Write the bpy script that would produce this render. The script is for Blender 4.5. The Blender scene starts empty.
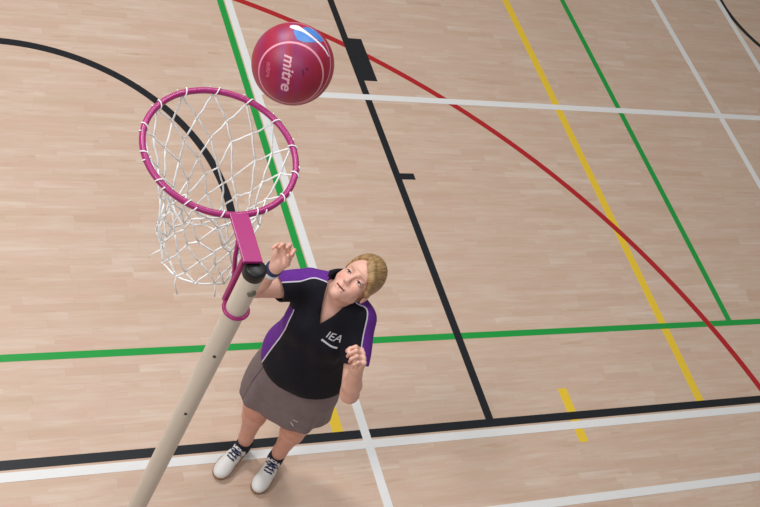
import bpy, bmesh, math, random
import numpy as np
from mathutils import Matrix, Vector, Euler
from mathutils.bvhtree import BVHTree

random.seed(7)
C = bpy.context.scene.collection
F32 = np.float32
R = math.radians

# ------------------------------------------------------------------ helpers: objects
def link(o, parent=None):
    C.objects.link(o)
    if parent is not None:
        o.parent = parent
    return o

def empty(name, loc, rotz=0.0):
    o = bpy.data.objects.new(name, None)
    o.location = loc
    o.rotation_euler = (0, 0, rotz)
    o.empty_display_size = .1
    return link(o)

def tag(o, label=None, cat=None, kind=None, group=None):
    if label: o['label'] = label
    if cat: o['category'] = cat
    if kind: o['kind'] = kind
    if group: o['group'] = group
    return o

def mesh_np(name, V, Q, mat, parent=None, smooth=True, attrs=None):
    me = bpy.data.meshes.new(name)
    V = np.asarray(V, F32); Q = np.asarray(Q, np.int32)
    n = Q.shape[1]
    me.vertices.add(len(V)); me.vertices.foreach_set('co', V.ravel())
    me.loops.add(Q.size); me.loops.foreach_set('vertex_index', Q.ravel())
    me.polygons.add(len(Q))
    me.polygons.foreach_set('loop_start', np.arange(0, Q.size, n, dtype=np.int32))
    me.polygons.foreach_set('loop_total', np.full(len(Q), n, np.int32))
    me.update(calc_edges=True)
    me.validate()
    me.polygons.foreach_set('use_smooth', np.full(len(me.polygons), smooth, bool))
    for an, av in (attrs or {}).items():
        if av.ndim == 1:
            a = me.attributes.new(an, 'FLOAT', 'POINT'); a.data.foreach_set('value', av.astype(F32))
        else:
            a = me.attributes.new(an, 'FLOAT_COLOR', 'POINT')
            a.data.foreach_set('color', np.c_[av, np.ones(len(av))].astype(F32).ravel())
    me.materials.append(mat)
    o = bpy.data.objects.new(name, me)
    return link(o, parent)

def bm_obj(name, bm, mat, parent=None, smooth=False):
    me = bpy.data.meshes.new(name)
    bmesh.ops.recalc_face_normals(bm, faces=bm.faces[:])
    for f in bm.faces: f.smooth = smooth
    bm.to_mesh(me); bm.free()
    me.materials.append(mat)
    return link(bpy.data.objects.new(name, me), parent)

def add_tube(bm, pts, r, seg=8, closed=False, caps=True, rr=None):
    pts = [Vector(p) for p in pts]
    n = len(pts); rings = []
    prev = None
    for i, p in enumerate(pts):
        a = pts[(i - 1) % n] if (closed or i > 0) else p
        b = pts[(i + 1) % n] if (closed or i < n - 1) else p
        t = (b - a).normalized()
        if prev is None:
            u = t.orthogonal().normalized()
        else:
            u = (prev - t * prev.dot(t))
            u = u.normalized() if u.length > 1e-6 else t.orthogonal().normalized()
        prev = u; v = t.cross(u)
        ri = rr[i] if rr else r
        rings.append([bm.verts.new(p + (u * math.cos(2*math.pi*k/seg) + v * math.sin(2*math.pi*k/seg)) * ri) for k in range(seg)])
    m = n if closed else n - 1
    for i in range(m):
        A, B = rings[i], rings[(i + 1) % n]
        off = 0
        if closed and i == n - 1:
            off = min(range(seg), key=lambda s: (A[0].co - B[s].co).length)
        for k in range(seg):
            bm.faces.new((A[k], A[(k+1) % seg], B[(k+1+off) % seg], B[(k+off) % seg]))
    if caps and not closed:
        bm.faces.new(rings[0][::-1]); bm.faces.new(rings[-1])

def add_lathe(bm, prof, seg=32, cx=0, cy=0):
    rings = []
    for r, z in prof:
        if r < 1e-6: rings.append([bm.verts.new((cx, cy, z))])
        else: rings.append([bm.verts.new((cx + r*math.cos(2*math.pi*k/seg), cy + r*math.sin(2*math.pi*k/seg), z)) for k in range(seg)])
    for A, B in zip(rings, rings[1:]):
        for k in range(seg):
            a = [A[k], A[(k+1) % seg]] if len(A) > 1 else [A[0]]
            b = [B[(k+1) % seg], B[k]] if len(B) > 1 else [B[0]]
            if len(a) + len(b) > 2: bm.faces.new(a + b)

def add_box(bm, lo, hi, bev=0.0, M=None):
    vs = [bm.verts.new((x, y, z)) for x in (lo[0], hi[0]) for y in (lo[1], hi[1]) for z in (lo[2], hi[2])]
    fs = [bm.faces.new([vs[i] for i in q]) for q in ((0,1,3,2),(4,6,7,5),(0,4,5,1),(2,3,7,6),(0,2,6,4),(1,5,7,3))]
    if bev:
        es = list({e for f in fs for e in f.edges})
        r = bmesh.ops.bevel(bm, geom=es, offset=bev, segments=2, affect='EDGES', profile=.5)
        vs = list({v for f in r['faces'] for v in f.verts} | {v for v in vs if v.is_valid})
    if M is not None:
        for v in vs: v.co = M @ v.co

def add_ball(bm, c, r, u=8, v=6):
    m = Matrix.Translation(c)
    bmesh.ops.create_uvsphere(bm, u_segments=u, v_segments=v, radius=r, matrix=m)

# ------------------------------------------------------------------ helpers: materials
class NT:
    def __init__(self, name):
        self.m = bpy.data.materials.new(name); self.m.use_nodes = True
        self.t = self.m.node_tree; self.b = self.t.nodes['Principled BSDF']
    def n(self, kind, **kw):
        nd = self.t.nodes.new(kind)
        for k, v in kw.items(): setattr(nd, k, v)
        return nd
    def put(self, sock, v):
        if hasattr(v, 'is_output') or isinstance(v, bpy.types.NodeSocket): self.t.links.new(v, sock)
        else: sock.default_value = v
    def math(self, op, a, b=0.0, c=None):
        nd = self.n('ShaderNodeMath', operation=op)
        self.put(nd.inputs[0], a); self.put(nd.inputs[1], b)
        if c is not None: self.put(nd.inputs[2], c)
        return nd.outputs[0]
    def mix(self, fac, a, b, mode='MIX'):
        nd = self.n('ShaderNodeMix', data_type='RGBA', blend_type=mode)
        self.put(nd.inputs[0], fac); self.put(nd.inputs[6], a); self.put(nd.inputs[7], b)
        return nd.outputs[2]
    def noise(self, vec, scale, detail=3.0, rough=.5):
        nd = self.n('ShaderNodeTexNoise')
        if vec is not None: self.put(nd.inputs['Vector'], vec)
        nd.inputs['Scale'].default_value = scale; nd.inputs['Detail'].default_value = detail
        nd.inputs['Roughness'].default_value = rough
        return nd.outputs[0]
    def coord(self, which='Object', scale=None, rot=None, loc=None):
        o = self.n('ShaderNodeTexCoord').outputs[which]
        if scale or rot or loc:
            mp = self.n('ShaderNodeMapping'); self.put(mp.inputs[0], o)
            if scale: mp.inputs['Scale'].default_value = scale
            if rot: mp.inputs['Rotation'].default_value = rot
            if loc: mp.inputs['Location'].default_value = loc
            o = mp.outputs[0]
        return o
    def ramp(self, fac, stops):
        nd = self.n('ShaderNodeValToRGB'); self.put(nd.inputs[0], fac)
        e = nd.color_ramp.elements
        while len(e) < len(stops): e.new(.5)
        for i, (p, c) in enumerate(stops): e[i].position = p; e[i].color = c
        return nd.outputs[0]
    def bump(self, h, strength=.2, dist=.01):
        nd = self.n('ShaderNodeBump'); self.put(nd.inputs['Height'], h)
        nd.inputs['Strength'].default_value = strength; nd.inputs['Distance'].default_value = dist
        self.put(self.b.inputs['Normal'], nd.outputs[0])
    def set(self, **kw):
        for k, v in kw.items(): self.put(self.b.inputs[k.replace('_', ' ')], v)
        return self.m

def srgb(r, g, b):
    f = lambda c: (c/255/12.92) if c/255 <= .04045 else ((c/255 + .055)/1.055)**2.4
    return (f(r), f(g), f(b), 1)

def simple(name, col, rough=.5, metal=0.0, var=.06, scale=40, bump=0, spec=.5):
    m = NT(name)
    v = m.noise(m.coord(), scale, 3)
    lo = tuple(c*(1-var) for c in col[:3]) + (1,); hi = tuple(min(1, c*(1+var)) for c in col[:3]) + (1,)
    m.set(Base_Color=m.mix(v, lo, hi), Roughness=rough, Metallic=metal)
    m.b.inputs['Specular IOR Level'].default_value = spec
    if bump: m.bump(m.noise(m.coord(), scale*4, 2), bump, .002)
    return m.m

def floor_material():
    m = NT('sprung maple floor')
    sp = m.n('ShaderNodeSeparateXYZ'); m.put(sp.inputs[0], m.coord('Object'))
    x, y = sp.outputs[0], sp.outputs[1]
    W = .048
    row = m.math('FLOOR', m.math('DIVIDE', y, W))
    wn1 = m.n('ShaderNodeTexWhiteNoise', noise_dimensions='1D'); m.put(wn1.inputs['W'], row)
    ln = m.math('MULTIPLY_ADD', wn1.outputs['Value'], .22, .26)
    xo = m.math('DIVIDE', m.math('ADD', x, m.math('MULTIPLY', wn1.outputs['Value'], 37.3)), ln)
    col = m.math('FLOOR', xo)
    cv = m.n('ShaderNodeCombineXYZ'); m.put(cv.inputs[0], row); m.put(cv.inputs[1], col)
    wn = m.n('ShaderNodeTexWhiteNoise', noise_dimensions='2D'); m.put(wn.inputs['Vector'], cv.outputs[0])
    board = wn.outputs['Value']
    base = m.ramp(board, [(0, srgb(210,183,163)), (.10, srgb(215,189,170)), (.5, srgb(218,194,175)), (.9, srgb(221,198,180)), (1, srgb(225,204,187))])
    # grain along the boards, shifted for each board
    gx = m.math('ADD', m.math('MULTIPLY', x, 1.7), m.math('MULTIPLY', board, 31))
    gy = m.math('ADD', m.math('MULTIPLY', y, 16), m.math('MULTIPLY', board, 17))
    gv = m.n('ShaderNodeCombineXYZ'); m.put(gv.inputs[0], gx); m.put(gv.inputs[1], gy)
    g = m.noise(gv.outputs[0], 2.2, 5, .6)
    c = m.mix(m.math('MULTIPLY', m.ramp(g, [(.42, (1,1,1,1)), (.62, (0,0,0,1))]), .42), base, srgb(208,172,146))
    # pinkish and tawny heart-wood streaks in some boards
    g2 = m.noise(gv.outputs[0], 1.3, 4, .65)
    fl = m.math('MULTIPLY', m.ramp(g2, [(.60, (0,0,0,1)), (.78, (1,1,1,1))]), .55)
    c = m.mix(fl, c, srgb(178,132,98))
    cv2 = m.n('ShaderNodeCombineXYZ'); m.put(cv2.inputs[0], m.math('MULTIPLY', x, 1.3)); m.put(cv2.inputs[1], m.math('MULTIPLY', y, 9))
    big = m.noise(cv2.outputs[0], 1.5, 4, .6)
    c = m.mix(m.math('MULTIPLY', m.ramp(big, [(.45, (0,0,0,1)), (.7, (1,1,1,1))]), .5), c, srgb(214,176,158))
    big2 = m.noise(m.coord('Object', scale=(.6, 5, 1), loc=(4.2, 1.7, 0)), 2.1, 4, .6)
    c = m.mix(m.math('MULTIPLY', m.ramp(big2, [(.52, (0,0,0,1)), (.72, (1,1,1,1))]), .4), c, srgb(198,170,140))
    fy = m.math('FRACT', m.math('DIVIDE', y, W)); fx = m.math('FRACT', xo)
    jy = m.math('LESS_THAN', fy, .022); jx = m.math('LESS_THAN', fx, .005)
    c = m.mix(m.math('MULTIPLY', m.math('MAXIMUM', jy, jx), .16), c, srgb(150,115,88))
    m.set(Base_Color=c, Roughness=m.math('MULTIPLY_ADD', g, .15, .36))
    m.b.inputs['Specular IOR Level'].default_value = .35
    return m.m

def paint(name, col):
    m = NT(name)
    n = m.noise(m.coord('Object', scale=(3, 40, 1)), 6, 4)
    lo = tuple(c*.86 for c in col[:3]) + (1,)
    m.set(Base_Color=m.mix(n, lo, col), Roughness=.38)
    m.b.inputs['Specular IOR Level'].default_value = .35
    return m.m

M_floor = floor_material()
P_white = paint('white line paint', srgb(245,244,243))
P_black = paint('black line paint', srgb(36,38,43))
P_green = paint('green line paint', srgb(34,166,72))
P_yellow = paint('yellow line paint', srgb(252,212,62))
P_red = paint('red line paint', srgb(190,40,46))
M_pink = simple('magenta powder coated steel', srgb(164,38,112), .34, 0, .04, 60)
M_pole = simple('cream painted steel', srgb(212,198,182), .33, .0, .05, 9)
M_cap = simple('black plastic cap', srgb(20,20,22), .45)
M_bolt = simple('dark steel bolt', srgb(120,116,104), .45, .3)
M_net = simple('white net cord', srgb(250,250,250), .75, 0, .05, 300)
M_sock = simple('navy ribbed sock', srgb(30,31,46), .9, 0, .2, 200, .3)
M_shoe = simple('white leather upper', srgb(236,233,230), .5, 0, .04, 70)
M_sole = simple('gum rubber sole', srgb(156,122,92), .7, 0, .1, 60)
M_lace = simple('navy lace', srgb(36,44,84), .85, 0, .2, 300)
M_lining = simple('dark navy shoe lining', srgb(38,38,52), .85, 0, .15, 120)
M_bandw = simple('white wristband rubber', srgb(226,230,236), .5)
M_bandb = simple('navy blue wristband fabric', srgb(34,44,92), .7, 0, .15, 200)
M_mark = simple('white transfer print', srgb(206,206,214), .6)

M_wall = simple('pale painted blockwork', srgb(196,190,178), .8, 0, .05, 3)

def piped(name, base, panel, pipe):
    m = NT(name)
    at = m.n('ShaderNodeAttribute', attribute_name='panel').outputs['Fac']
    wob = m.noise(m.coord('Object'), 60, 2)
    b = m.mix(wob, tuple(c*.7 for c in base[:3]) + (1,), tuple(c*1.3 for c in base[:3]) + (1,))
    p = m.mix(wob, tuple(c*.75 for c in panel[:3]) + (1,), tuple(min(1, c*1.25) for c in panel[:3]) + (1,))
    c = m.mix(m.math('GREATER_THAN', at, 0.0), b, p)
    c = m.mix(m.math('LESS_THAN', m.math('ABSOLUTE', at), .0026), c, pipe)
    m.set(Base_Color=c, Roughness=.8)
    m.b.inputs['Specular IOR Level'].default_value = .25
    m.bump(m.noise(m.coord('Object'), 900, 1), .15, .001)
    return m.m
M_shirt = piped('navy polo jersey', srgb(21,21,32), srgb(104,44,146), srgb(214,206,222))
M_collar = simple('navy rib collar', srgb(20,20,30), .85, 0, .2, 300, .3, .2)

def skirt_material():
    m = NT('taupe sports skirt cloth')
    at = m.n('ShaderNodeAttribute', attribute_name='seam').outputs['Fac']
    n = m.noise(m.coord('Object'), 25, 4)
    c = m.mix(n, srgb(108,93,97), srgb(130,115,118))
    c = m.mix(m.math('LESS_THAN', m.math('ABSOLUTE', at), .0022), c, srgb(44,36,42))
    m.set(Base_Color=c, Roughness=.6)
    m.bump(m.noise(m.coord('Object'), 500, 2), .12, .001)
    return m.m
M_skirt = skirt_material()

def skin_material():
    m = NT('fair skin')
    at = m.n('ShaderNodeAttribute', attribute_name='tint').outputs['Color']
    n = m.noise(m.coord('Object'), 55, 4)
    c = m.mix(m.math('MULTIPLY', n, .12), at, srgb(206,130,112))
    m.set(Base_Color=c, Roughness=.48)
    b = m.b.inputs
    b['Subsurface Weight'].default_value = .12
    b['Subsurface Radius'].default_value = (.010, .004, .002)
    b['Subsurface Scale'].default_value = .5
    b['Specular IOR Level'].default_value = .35
    m.bump(m.noise(m.coord('Object'), 700, 2), .06, .001)
    return m.m
M_skin = skin_material()

def hair_material():
    m = NT('dark blond hair')
    at = m.n('ShaderNodeAttribute', attribute_name='strand').outputs['Vector']
    n = m.noise(at, 1.0, 5, .7)
    c = m.ramp(n, [(.22, srgb(92,68,40)), (.45, srgb(150,116,76)), (.62, srgb(186,150,104)), (.8, srgb(214,184,140))])
    m.set(Base_Color=c, Roughness=.42)
    m.bump(n, .5, .004)
    return m.m
M_hair = hair_material()

def eye_material():
    m = NT('blue grey eye')
    sp = m.n('ShaderNodeSeparateXYZ'); m.put(sp.inputs[0], m.coord('Object'))
    r = m.math('SQRT', m.math('ADD', m.math('POWER', sp.outputs[0], 2), m.math('POWER', sp.outputs[2], 2)))
    c = m.ramp(m.math('MULTIPLY', r, 100), [(0, (.01,.01,.012,1)), (.24, (.01,.01,.012,1)), (.27, srgb(70,84,96)), (.52, srgb(46,58,70)), (.6, srgb(226,220,216)), (1, srgb(220,206,200))])  # iris colour darkened to carry the shade of the eye sockets
    m.set(Base_Color=c, Roughness=.12)
    return m.m
M_eye = eye_material()
M_lash = simple('brown lashes', srgb(52,36,28), .7)

# ------------------------------------------------------------------ helpers: implicit surfaces
def v3(p): return np.asarray(p, F32)
def f_ell(c, r, rot=None):
    c, r = v3(c), v3(r); rt = None if rot is None else np.asarray(rot, F32)
    def f(P):
        q = P - c
        if rt is not None: q = q @ rt
        k0 = np.sqrt(((q/r)**2).sum(1)); k1 = np.sqrt(((q/(r*r))**2).sum(1)) + 1e-9
        return k0*(k0 - 1)/k1
    return f, c, float(r.max())
def f_cap(a, b, ra, rb):
    a, b = v3(a), v3(b); ba = b - a; L2 = float(ba @ ba) + 1e-12
    def f(P):
        q = P - a; t = np.clip((q @ ba)/L2, 0, 1)
        return np.sqrt(((q - t[:, None]*ba)**2).sum(1)) - (ra + (rb - ra)*t)
    return f, (a + b)/2, float(math.sqrt(L2)/2 + max(ra, rb))

class Field:
    def __init__(self): self.ops = []
    def add(self, prim, k=.02): self.ops.append(('u', k) + prim); return self
    def sub(self, prim, k=.004): self.ops.append(('s', k) + prim); return self
    def __call__(self, P, pad=.07):
        P = np.asarray(P, F32)
        d = np.full(len(P), .25, F32)
        lo, hi = P.min(0), P.max(0)
        for typ, k, f, c, r in self.ops:
            g = np.maximum(np.maximum(lo - c, c - hi), 0)
            if math.sqrt(float((g*g).sum())) > r + pad + k: continue
            e = f(P)
            if typ == 'u':
                h = np.clip(.5 + .5*(d - e)/k, 0, 1); d = d + (e - d)*h - k*h*(1 - h)
            else:
                e = -e; h = np.clip(.5 - .5*(d - e)/k, 0, 1); d = d + (e - d)*h + k*h*(1 - h)
        return d

def polygonise(field, xs, ys, zs, B=8, margin=1.3):
    """sparse sampling on a rectilinear grid followed by naive surface nets"""
    xs, ys, zs = (np.asarray(a, F32) for a in (xs, ys, zs))
    n = [len(xs), len(ys), len(zs)]
    nb = [(k + B - 1)//B for k in n]
    pad = [np.concatenate([a, a[-1] + (a[-1]-a[-2])*np.arange(1, b*B - len(a) + 1)]) if b*B > len(a) else a for a, b in zip((xs, ys, zs), nb)]
    cen = [a.reshape(-1, B).mean(1) for a in pad]
    half = [(a.reshape(-1, B)[:, -1] - a.reshape(-1, B)[:, 0])/2*1.2 for a in pad]
    Fv = np.full([b*B for b in nb], .05, F32)
    # coarse pass slice by slice keeps bounding boxes small
    for k in range(nb[2]):
        for i0 in range(0, nb[0], 6):
            ii = np.arange(i0, min(i0 + 6, nb[0]))
            gx, gy = np.meshgrid(cen[0][ii], cen[1], indexing='ij')
            P = np.c_[gx.ravel(), gy.ravel(), np.full(gx.size, cen[2][k])].astype(F32)
            d = field(P).reshape(gx.shape)
            hd = np.sqrt(half[0][ii][:, None]**2 + half[1][None]**2 + half[2][k]**2)
            act = np.abs(d) < hd*margin + .012
            for a in range(len(ii)):
                js = np.nonzero(act[a])[0]
                i = ii[a]
                for j in np.nonzero(~act[a])[0]:
                    Fv[i*B:i*B+B, j*B:j*B+B, k*B:k*B+B] = d[a, j]
                for j in js:
                    X, Y, Z = np.meshgrid(pad[0][i*B:i*B+B], pad[1][j*B:j*B+B], pad[2][k*B:k*B+B], indexing='ij')
                    Fv[i*B:i*B+B, j*B:j*B+B, k*B:k*B+B] = field(np.c_[X.ravel(), Y.ravel(), Z.ravel()]).reshape(B, B, B)
    return nets(Fv, *pad)

def nets(Fv, xs, ys, zs):
    S = Fv < 0
    cnt = np.zeros([k - 1 for k in S.shape], np.uint8)
    for dx in (0, 1):
        for dy in (0, 1):
            for dz in (0, 1):
                cnt += S[dx:S.shape[0]-1+dx, dy:S.shape[1]-1+dy, dz:S.shape[2]-1+dz]
    I = np.argwhere((cnt > 0) & (cnt < 8))
    idx = np.full(cnt.shape, -1, np.int32); idx[tuple(I.T)] = np.arange(len(I))
    acc = np.zeros((len(I), 3)); num = np.zeros(len(I))
    ax = (xs, ys, zs)
    corners = [np.array(c) for c in np.ndindex(2, 2, 2)]
    for a in corners:
        for d in range(3):
            if a[d] == 1: continue
            b = a.copy(); b[d] = 1
            A, Bq = I + a, I + b
            fa, fb = Fv[tuple(A.T)], Fv[tuple(Bq.T)]
            m = (fa < 0) != (fb < 0)
            t = np.where(m, fa/np.where(m, fa - fb, 1), 0)
            p = np.stack([ax[q][A[:, q]] for q in range(3)], 1).astype(float)
            p[:, d] += t*(ax[d][Bq[:, d]] - ax[d][A[:, d]])
            acc += np.where(m[:, None], p, 0); num += m
    V = acc/num[:, None]
    Q = []
    for d in range(3):
        u, w = (d + 1) % 3, (d + 2) % 3
        sl0 = [slice(1, -1)]*3; sl1 = [slice(1, -1)]*3
        sl0[d] = slice(0, -1); sl1[d] = slice(1, None)
        a, b = S[tuple(sl0)], S[tuple(sl1)]
        for flag in (True, False):
            E_ = np.argwhere((a & ~b) if flag else (~a & b))
            if not len(E_): continue
            off = np.array([1, 1, 1]); off[d] = 0
            E_ = E_ + off
            def cell(du, dw):
                e = E_.copy(); e[:, u] -= du; e[:, w] -= dw
                return idx[tuple(e.T)]
            q = np.stack([cell(1, 1), cell(0, 1), cell(0, 0), cell(1, 0)], 1)
            Q.append(q if flag else q[:, ::-1])
    Q = np.concatenate(Q)
    Q = Q[(Q >= 0).all(1)]
    return V.astype(F32), Q

def smooth_verts(V, Q, it=1, lam=.5):
    for _ in range(it):
        s = np.zeros_like(V, dtype=float); c = np.zeros(len(V))
        for a, b in ((0, 1), (1, 2), (2, 3), (3, 0)):
            np.add.at(s, Q[:, a], V[Q[:, b]]); np.add.at(c, Q[:, a], 1)
            np.add.at(s, Q[:, b], V[Q[:, a]]); np.add.at(c, Q[:, b], 1)
        V = (V*(1 - lam) + lam*s/np.maximum(c, 1)[:, None]).astype(F32)
    return V

# =================================================================== SETTING: floor and court markings
bm = bmesh.new(); add_box(bm, (-9, -6, -.12), (9, 9, 0)); floor = bm_obj('floor', bm, M_floor)
for nm, lo, hi in (('wall_right', (9, -6, -.12), (9.2, 9.2, 8.6)), ('wall_back', (-9, 9, -.12), (9, 9.2, 8.6))):
    bm = bmesh.new(); add_box(bm, lo, hi)
    tag(bm_obj(nm, bm, M_wall), 'plain pale sports hall wall', 'wall', 'structure')
tag(floor, 'pale maple sports hall floor boards covered with court lines', 'floor', 'structure')
LAYER = {'y': .0006, 'g': .0010, 'r': .0014, 'k': .0018, 'w': .0022}
PM = {'y': P_yellow, 'g': P_green, 'r': P_red, 'k': P_black, 'w': P_white}

def strip(name, c, pts, w, label, dz=0.0):
    """flat painted strip with a little thickness following pts on the floor"""
    z = LAYER[c] + dz; bm = bmesh.new(); n = len(pts); L = []; Rr = []
    for i, p in enumerate(pts):
        a = Vector(pts[max(i-1, 0)]); b = Vector(pts[min(i+1, n-1)])
        t = (b - a).normalized(); nn = Vector((-t.y, t.x))
        for S, s in ((L, 1), (Rr, -1)):
            q = Vector(p) + nn*(s*w/2)
            S.append((bm.verts.new((q.x, q.y, z)), bm.verts.new((q.x, q.y, 0))))
    for i in range(n - 1):
        bm.faces.new((L[i][0], Rr[i][0], Rr[i+1][0], L[i+1][0]))
        bm.faces.new((L[i][1], L[i][0], L[i+1][0], L[i+1][1]))
        bm.faces.new((Rr[i][0], Rr[i][1], Rr[i+1][1], Rr[i+1][0]))
    for i in (0, n-1): bm.faces.new((L[i][0], L[i][1], Rr[i][1], Rr[i][0]))
    o = bm_obj(name, bm, PM[c], floor); o['label'] = label
    return o

def hline(c, y, x0, x1, w, label, name='painted_line'): return strip(name, c, [(x0, y), (x1, y)], w, label)
def vline(c, x, y0, y1, w, label, name='painted_line'): return strip(name, c, [(x, y0), (x, y1)], w, label, -.0002)
def arc(cx, cy, r, a0, a1, n=64): return [(cx + r*math.cos(R(a0 + (a1-a0)*i/n)), cy + r*math.sin(R(a0 + (a1-a0)*i/n))) for i in range(n+1)]

hline('k', -.025, -8, 8, .05, 'black painted basketball baseline')
hline('w', -.087, -8, 8, .048, 'white painted line just outside the black baseline')
hline('w', -.54, -8, 8, .05, 'outer white painted line near the bottom edge')
hline('g', .554, -8, 8, .042, 'green painted line across the hall')
hline('w', 2.446, -.8, 8, .05, 'white painted line across the far part')
vline('k', -.025, 0, 5.8, .05, 'black painted side line of the key')
vline('y', 1.513, 0, 9, .060, 'long yellow painted line')
vline('g', 2.076, .554, 9, .046, 'right green painted line')
vline('w', 3.058, .2, 9, .05, 'white painted line on the right')
vline('w', 3.812, .2, 9, .05, 'white painted line at the top right corner')
vline('g', -.868, .554, 9, .046, 'left green painted line beside the white one')
vline('w', -.811, -5, 9, .05, 'white painted line beside the left green line')
vline('y', .54, -.197, .159, .062, 'short yellow dash crossing the black baseline', 'painted_dash')
vline('y', -.965, -.01, .148, .062, 'short yellow dash behind the player', 'painted_dash')
strip('painted_block', 'k', [(.05, 2.6), (.05, 3.0)], .1, 'black painted neutral block on the key line')
strip('painted_tick', 'k', [(0, 1.765), (.1, 1.765)], .05, 'short black tick on the key line')
strip('painted_arc', 'k', arc(-2.412, 1.546, 1.202, -6, 186, 76), .05, 'black painted semicircle under the hoop')
strip('painted_arc', 'r', arc(-2.601, -1.125, 4.793, 8, 172, 120), .046, 'long red painted curve of the goal circle')
strip('painted_arc', 'k', arc(4.775, 3.782, .928, 90, 270, 48), .045, 'black painted curve at the top right corner')

# =================================================================== NETBALL POST
PX, PY = -2.663, -1.116
post = tag(empty('netball_post', (PX, PY, 0)), 'cream netball post with magenta hoop and white net, beside the player', 'netball post')
bm = bmesh.new()
add_lathe(bm, [(0, 0), (.0272, 0), (.0272, 3.01), (.0262, 3.014), (0, 3.014)], 40)
pole = bm_obj('pole', bm, M_pole, post, True)
md = pole.modifiers.new('edges', 'EDGE_SPLIT'); md.split_angle = R(40)
bm = bmesh.new(); add_lathe(bm, [(0, 3.012), (.0276, 3.012), (.0280, 3.015), (.0280, 3.034), (.0265, 3.040), (.021, 3.043), (0, 3.044)], 40)
bm_obj('pole_cap', bm, M_cap, post, True)['label'] = 'black plastic cap on the pole top'
# weighted base (below the frame)
bm = bmesh.new(); add_lathe(bm, [(0, .0), (.30, .0), (.31, .008), (.31, .03), (.29, .045), (.06, .07), (.04, .13), (0.0295, .132)], 48)
bm_obj('base', bm, M_cap, post, True)
cam_h = Vector((-3.773 - PX, -2.727 - PY, 0)).normalized()
def bolt(z, ang, r, big=False):
    d = Matrix.Rotation(R(ang), 3, 'Z') @ cam_h
    bm = bmesh.new()
    add_lathe(bm, [(0, .007), (r*.45, .007), (r*.5, .004), (r*.72, .0045), (r, .003), (r, -.004), (0, -.004)] if big else [(0, .003), (r, .002), (r*1.1, -.004), (0, -.004)], 20)
    q = d.to_track_quat('Z', 'Y').to_matrix().to_4x4()
    bm.transform(Matrix.Translation(d*.0272 + Vector((0, 0, z))) @ q)
    return bm_obj('bolt', bm, M_bolt if big else M_cap, post, True)
bolt(2.972, 40, .0115, True)
bolt(2.687, 12, .0042); bolt(2.395, 12, .0042)

RX, RY, RZ = -2.6735 - PX, -.7567 - PY, 3.05       # hoop centre relative to the post
nrm = Vector((-.043, -.057, 1)).normalized()
qt = Vector((0, 0, 1)).rotation_difference(nrm).to_matrix().to_4x4()
RM = Matrix.Translation((RX, RY, RZ)) @ qt
RR = .1985
bm = bmesh.new()
add_tube(bm, [RM @ Vector((RR*math.cos(2*math.pi*i/96), RR*math.sin(2*math.pi*i/96), 0)) for i in range(96)], .0085, 14, True)
ring = bm_obj('ring', bm, M_pink, post, True)
# bracket: flat arm, upright bar, brace, U clamp
near = RM @ Vector((.003, -RR, 0))
bm = bmesh.new()
a = Vector((near.x, near.y - .003, near.z + .004)); b = Vector((-.011, .006, 3.053))
d = (b - a); dl = d.length; dh = d.normalized(); side = Vector((-dh.y, dh.x, 0)).normalized(); up = dh.cross(side)
if up.z < 0: up = -up; side = -side
Mx = Matrix(((dh.x, side.x, up.x, a.x), (dh.y, side.y, up.y, a.y), (dh.z, side.z, up.z, a.z), (0, 0, 0, 1)))
add_box(bm, (-.004, -.0245, -.004), (dl, .0245, .004), .0015, Mx)
arm = bm_obj('bracket_arm', bm, M_pink, post)
bm = bmesh.new()
Mb = Matrix.Rotation(R(8), 4, 'Z')
add_box(bm, (-.023, .0285, 2.862), (.020, .0400, 3.040), .002, Mb)
bm_obj('bracket_upright', bm, M_pink, post)
bm = bmesh.new()
p0 = Vector((-.026, .086, 3.045)); p1 = Vector((-.012, .052, 2.93))
add_tube(bm, [p0, p0.lerp(p1, .5) + Vector((-.002, .003, 0)), p1, Vector((-.011, .041, 2.885))], .0055, 10)
bm_obj('bracket_brace', bm, M_pink, post, True)
bm = bmesh.new()
hp = []
for i in range(49):
    an = R(122 + 8 - 5 + (360 - 58)*i/48)
    hp.append(Vector((.0312*math.cos(an), .0312*math.sin(an), 2.868)))
add_tube(bm, hp, .0052, 10)
bm_obj('clamp_hoop', bm, M_pink, post, True)

# net: knotted diamonds hung from the ring with a loop round it at every tie
NB = 14; rows = 7
rnd = random.Random(11)
nodes = []
radii = [RR, .174, .150, .135, .126, .120, .115, .110]
drop = [0, .060, .122, .188, .252, .316, .370, .415]
for j in range(rows + 1):
    rowp = []
    for i in range(NB):
        an = 2*math.pi*(i + .5*(j % 2) + .2)/NB
        if j == 0:
            p = RM @ Vector((RR*math.cos(an), RR*math.sin(an), 0)); p.z -= .0105
        else:
            g = min(1, j/3)
            an += rnd.uniform(-.09, .09)*g
            r = radii[j]*(1 + rnd.uniform(-.10, .10)*g)
            z = drop[j] + rnd.uniform(-.016, .016)*g
            sx = .050*(drop[j]/.4); sy = .012*(drop[j]/.4)
            p = Vector((RX + r*math.cos(an) + sx, RY + r*math.sin(an) - sy, RZ - z))
        rowp.append(p)
    nodes.append(rowp)
bm = bmesh.new()
cr = .0026
def cord(a, b, sag):
    m = []
    for t in (0, .33, .67, 1):
        q = a.lerp(b, t); q.z -= sag*4*t*(1-t)*.25; q.x += rnd.uniform(-.0025, .0025)*(0 < t < 1); q.y += rnd.uniform(-.0025, .0025)*(0 < t < 1)
        m.append(q)
    add_tube(bm, m, cr, 6)
for j in range(rows):
    for i in range(NB):
        a = nodes[j][i]
        for q in ((i, i - 1) if j % 2 == 0 else (i, i + 1)):
            cord(a, nodes[j+1][q % NB], .006)
for j in range(1, rows + 1):
    for p in nodes[j]: add_ball(bm, p, .0042, 7, 5)
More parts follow.
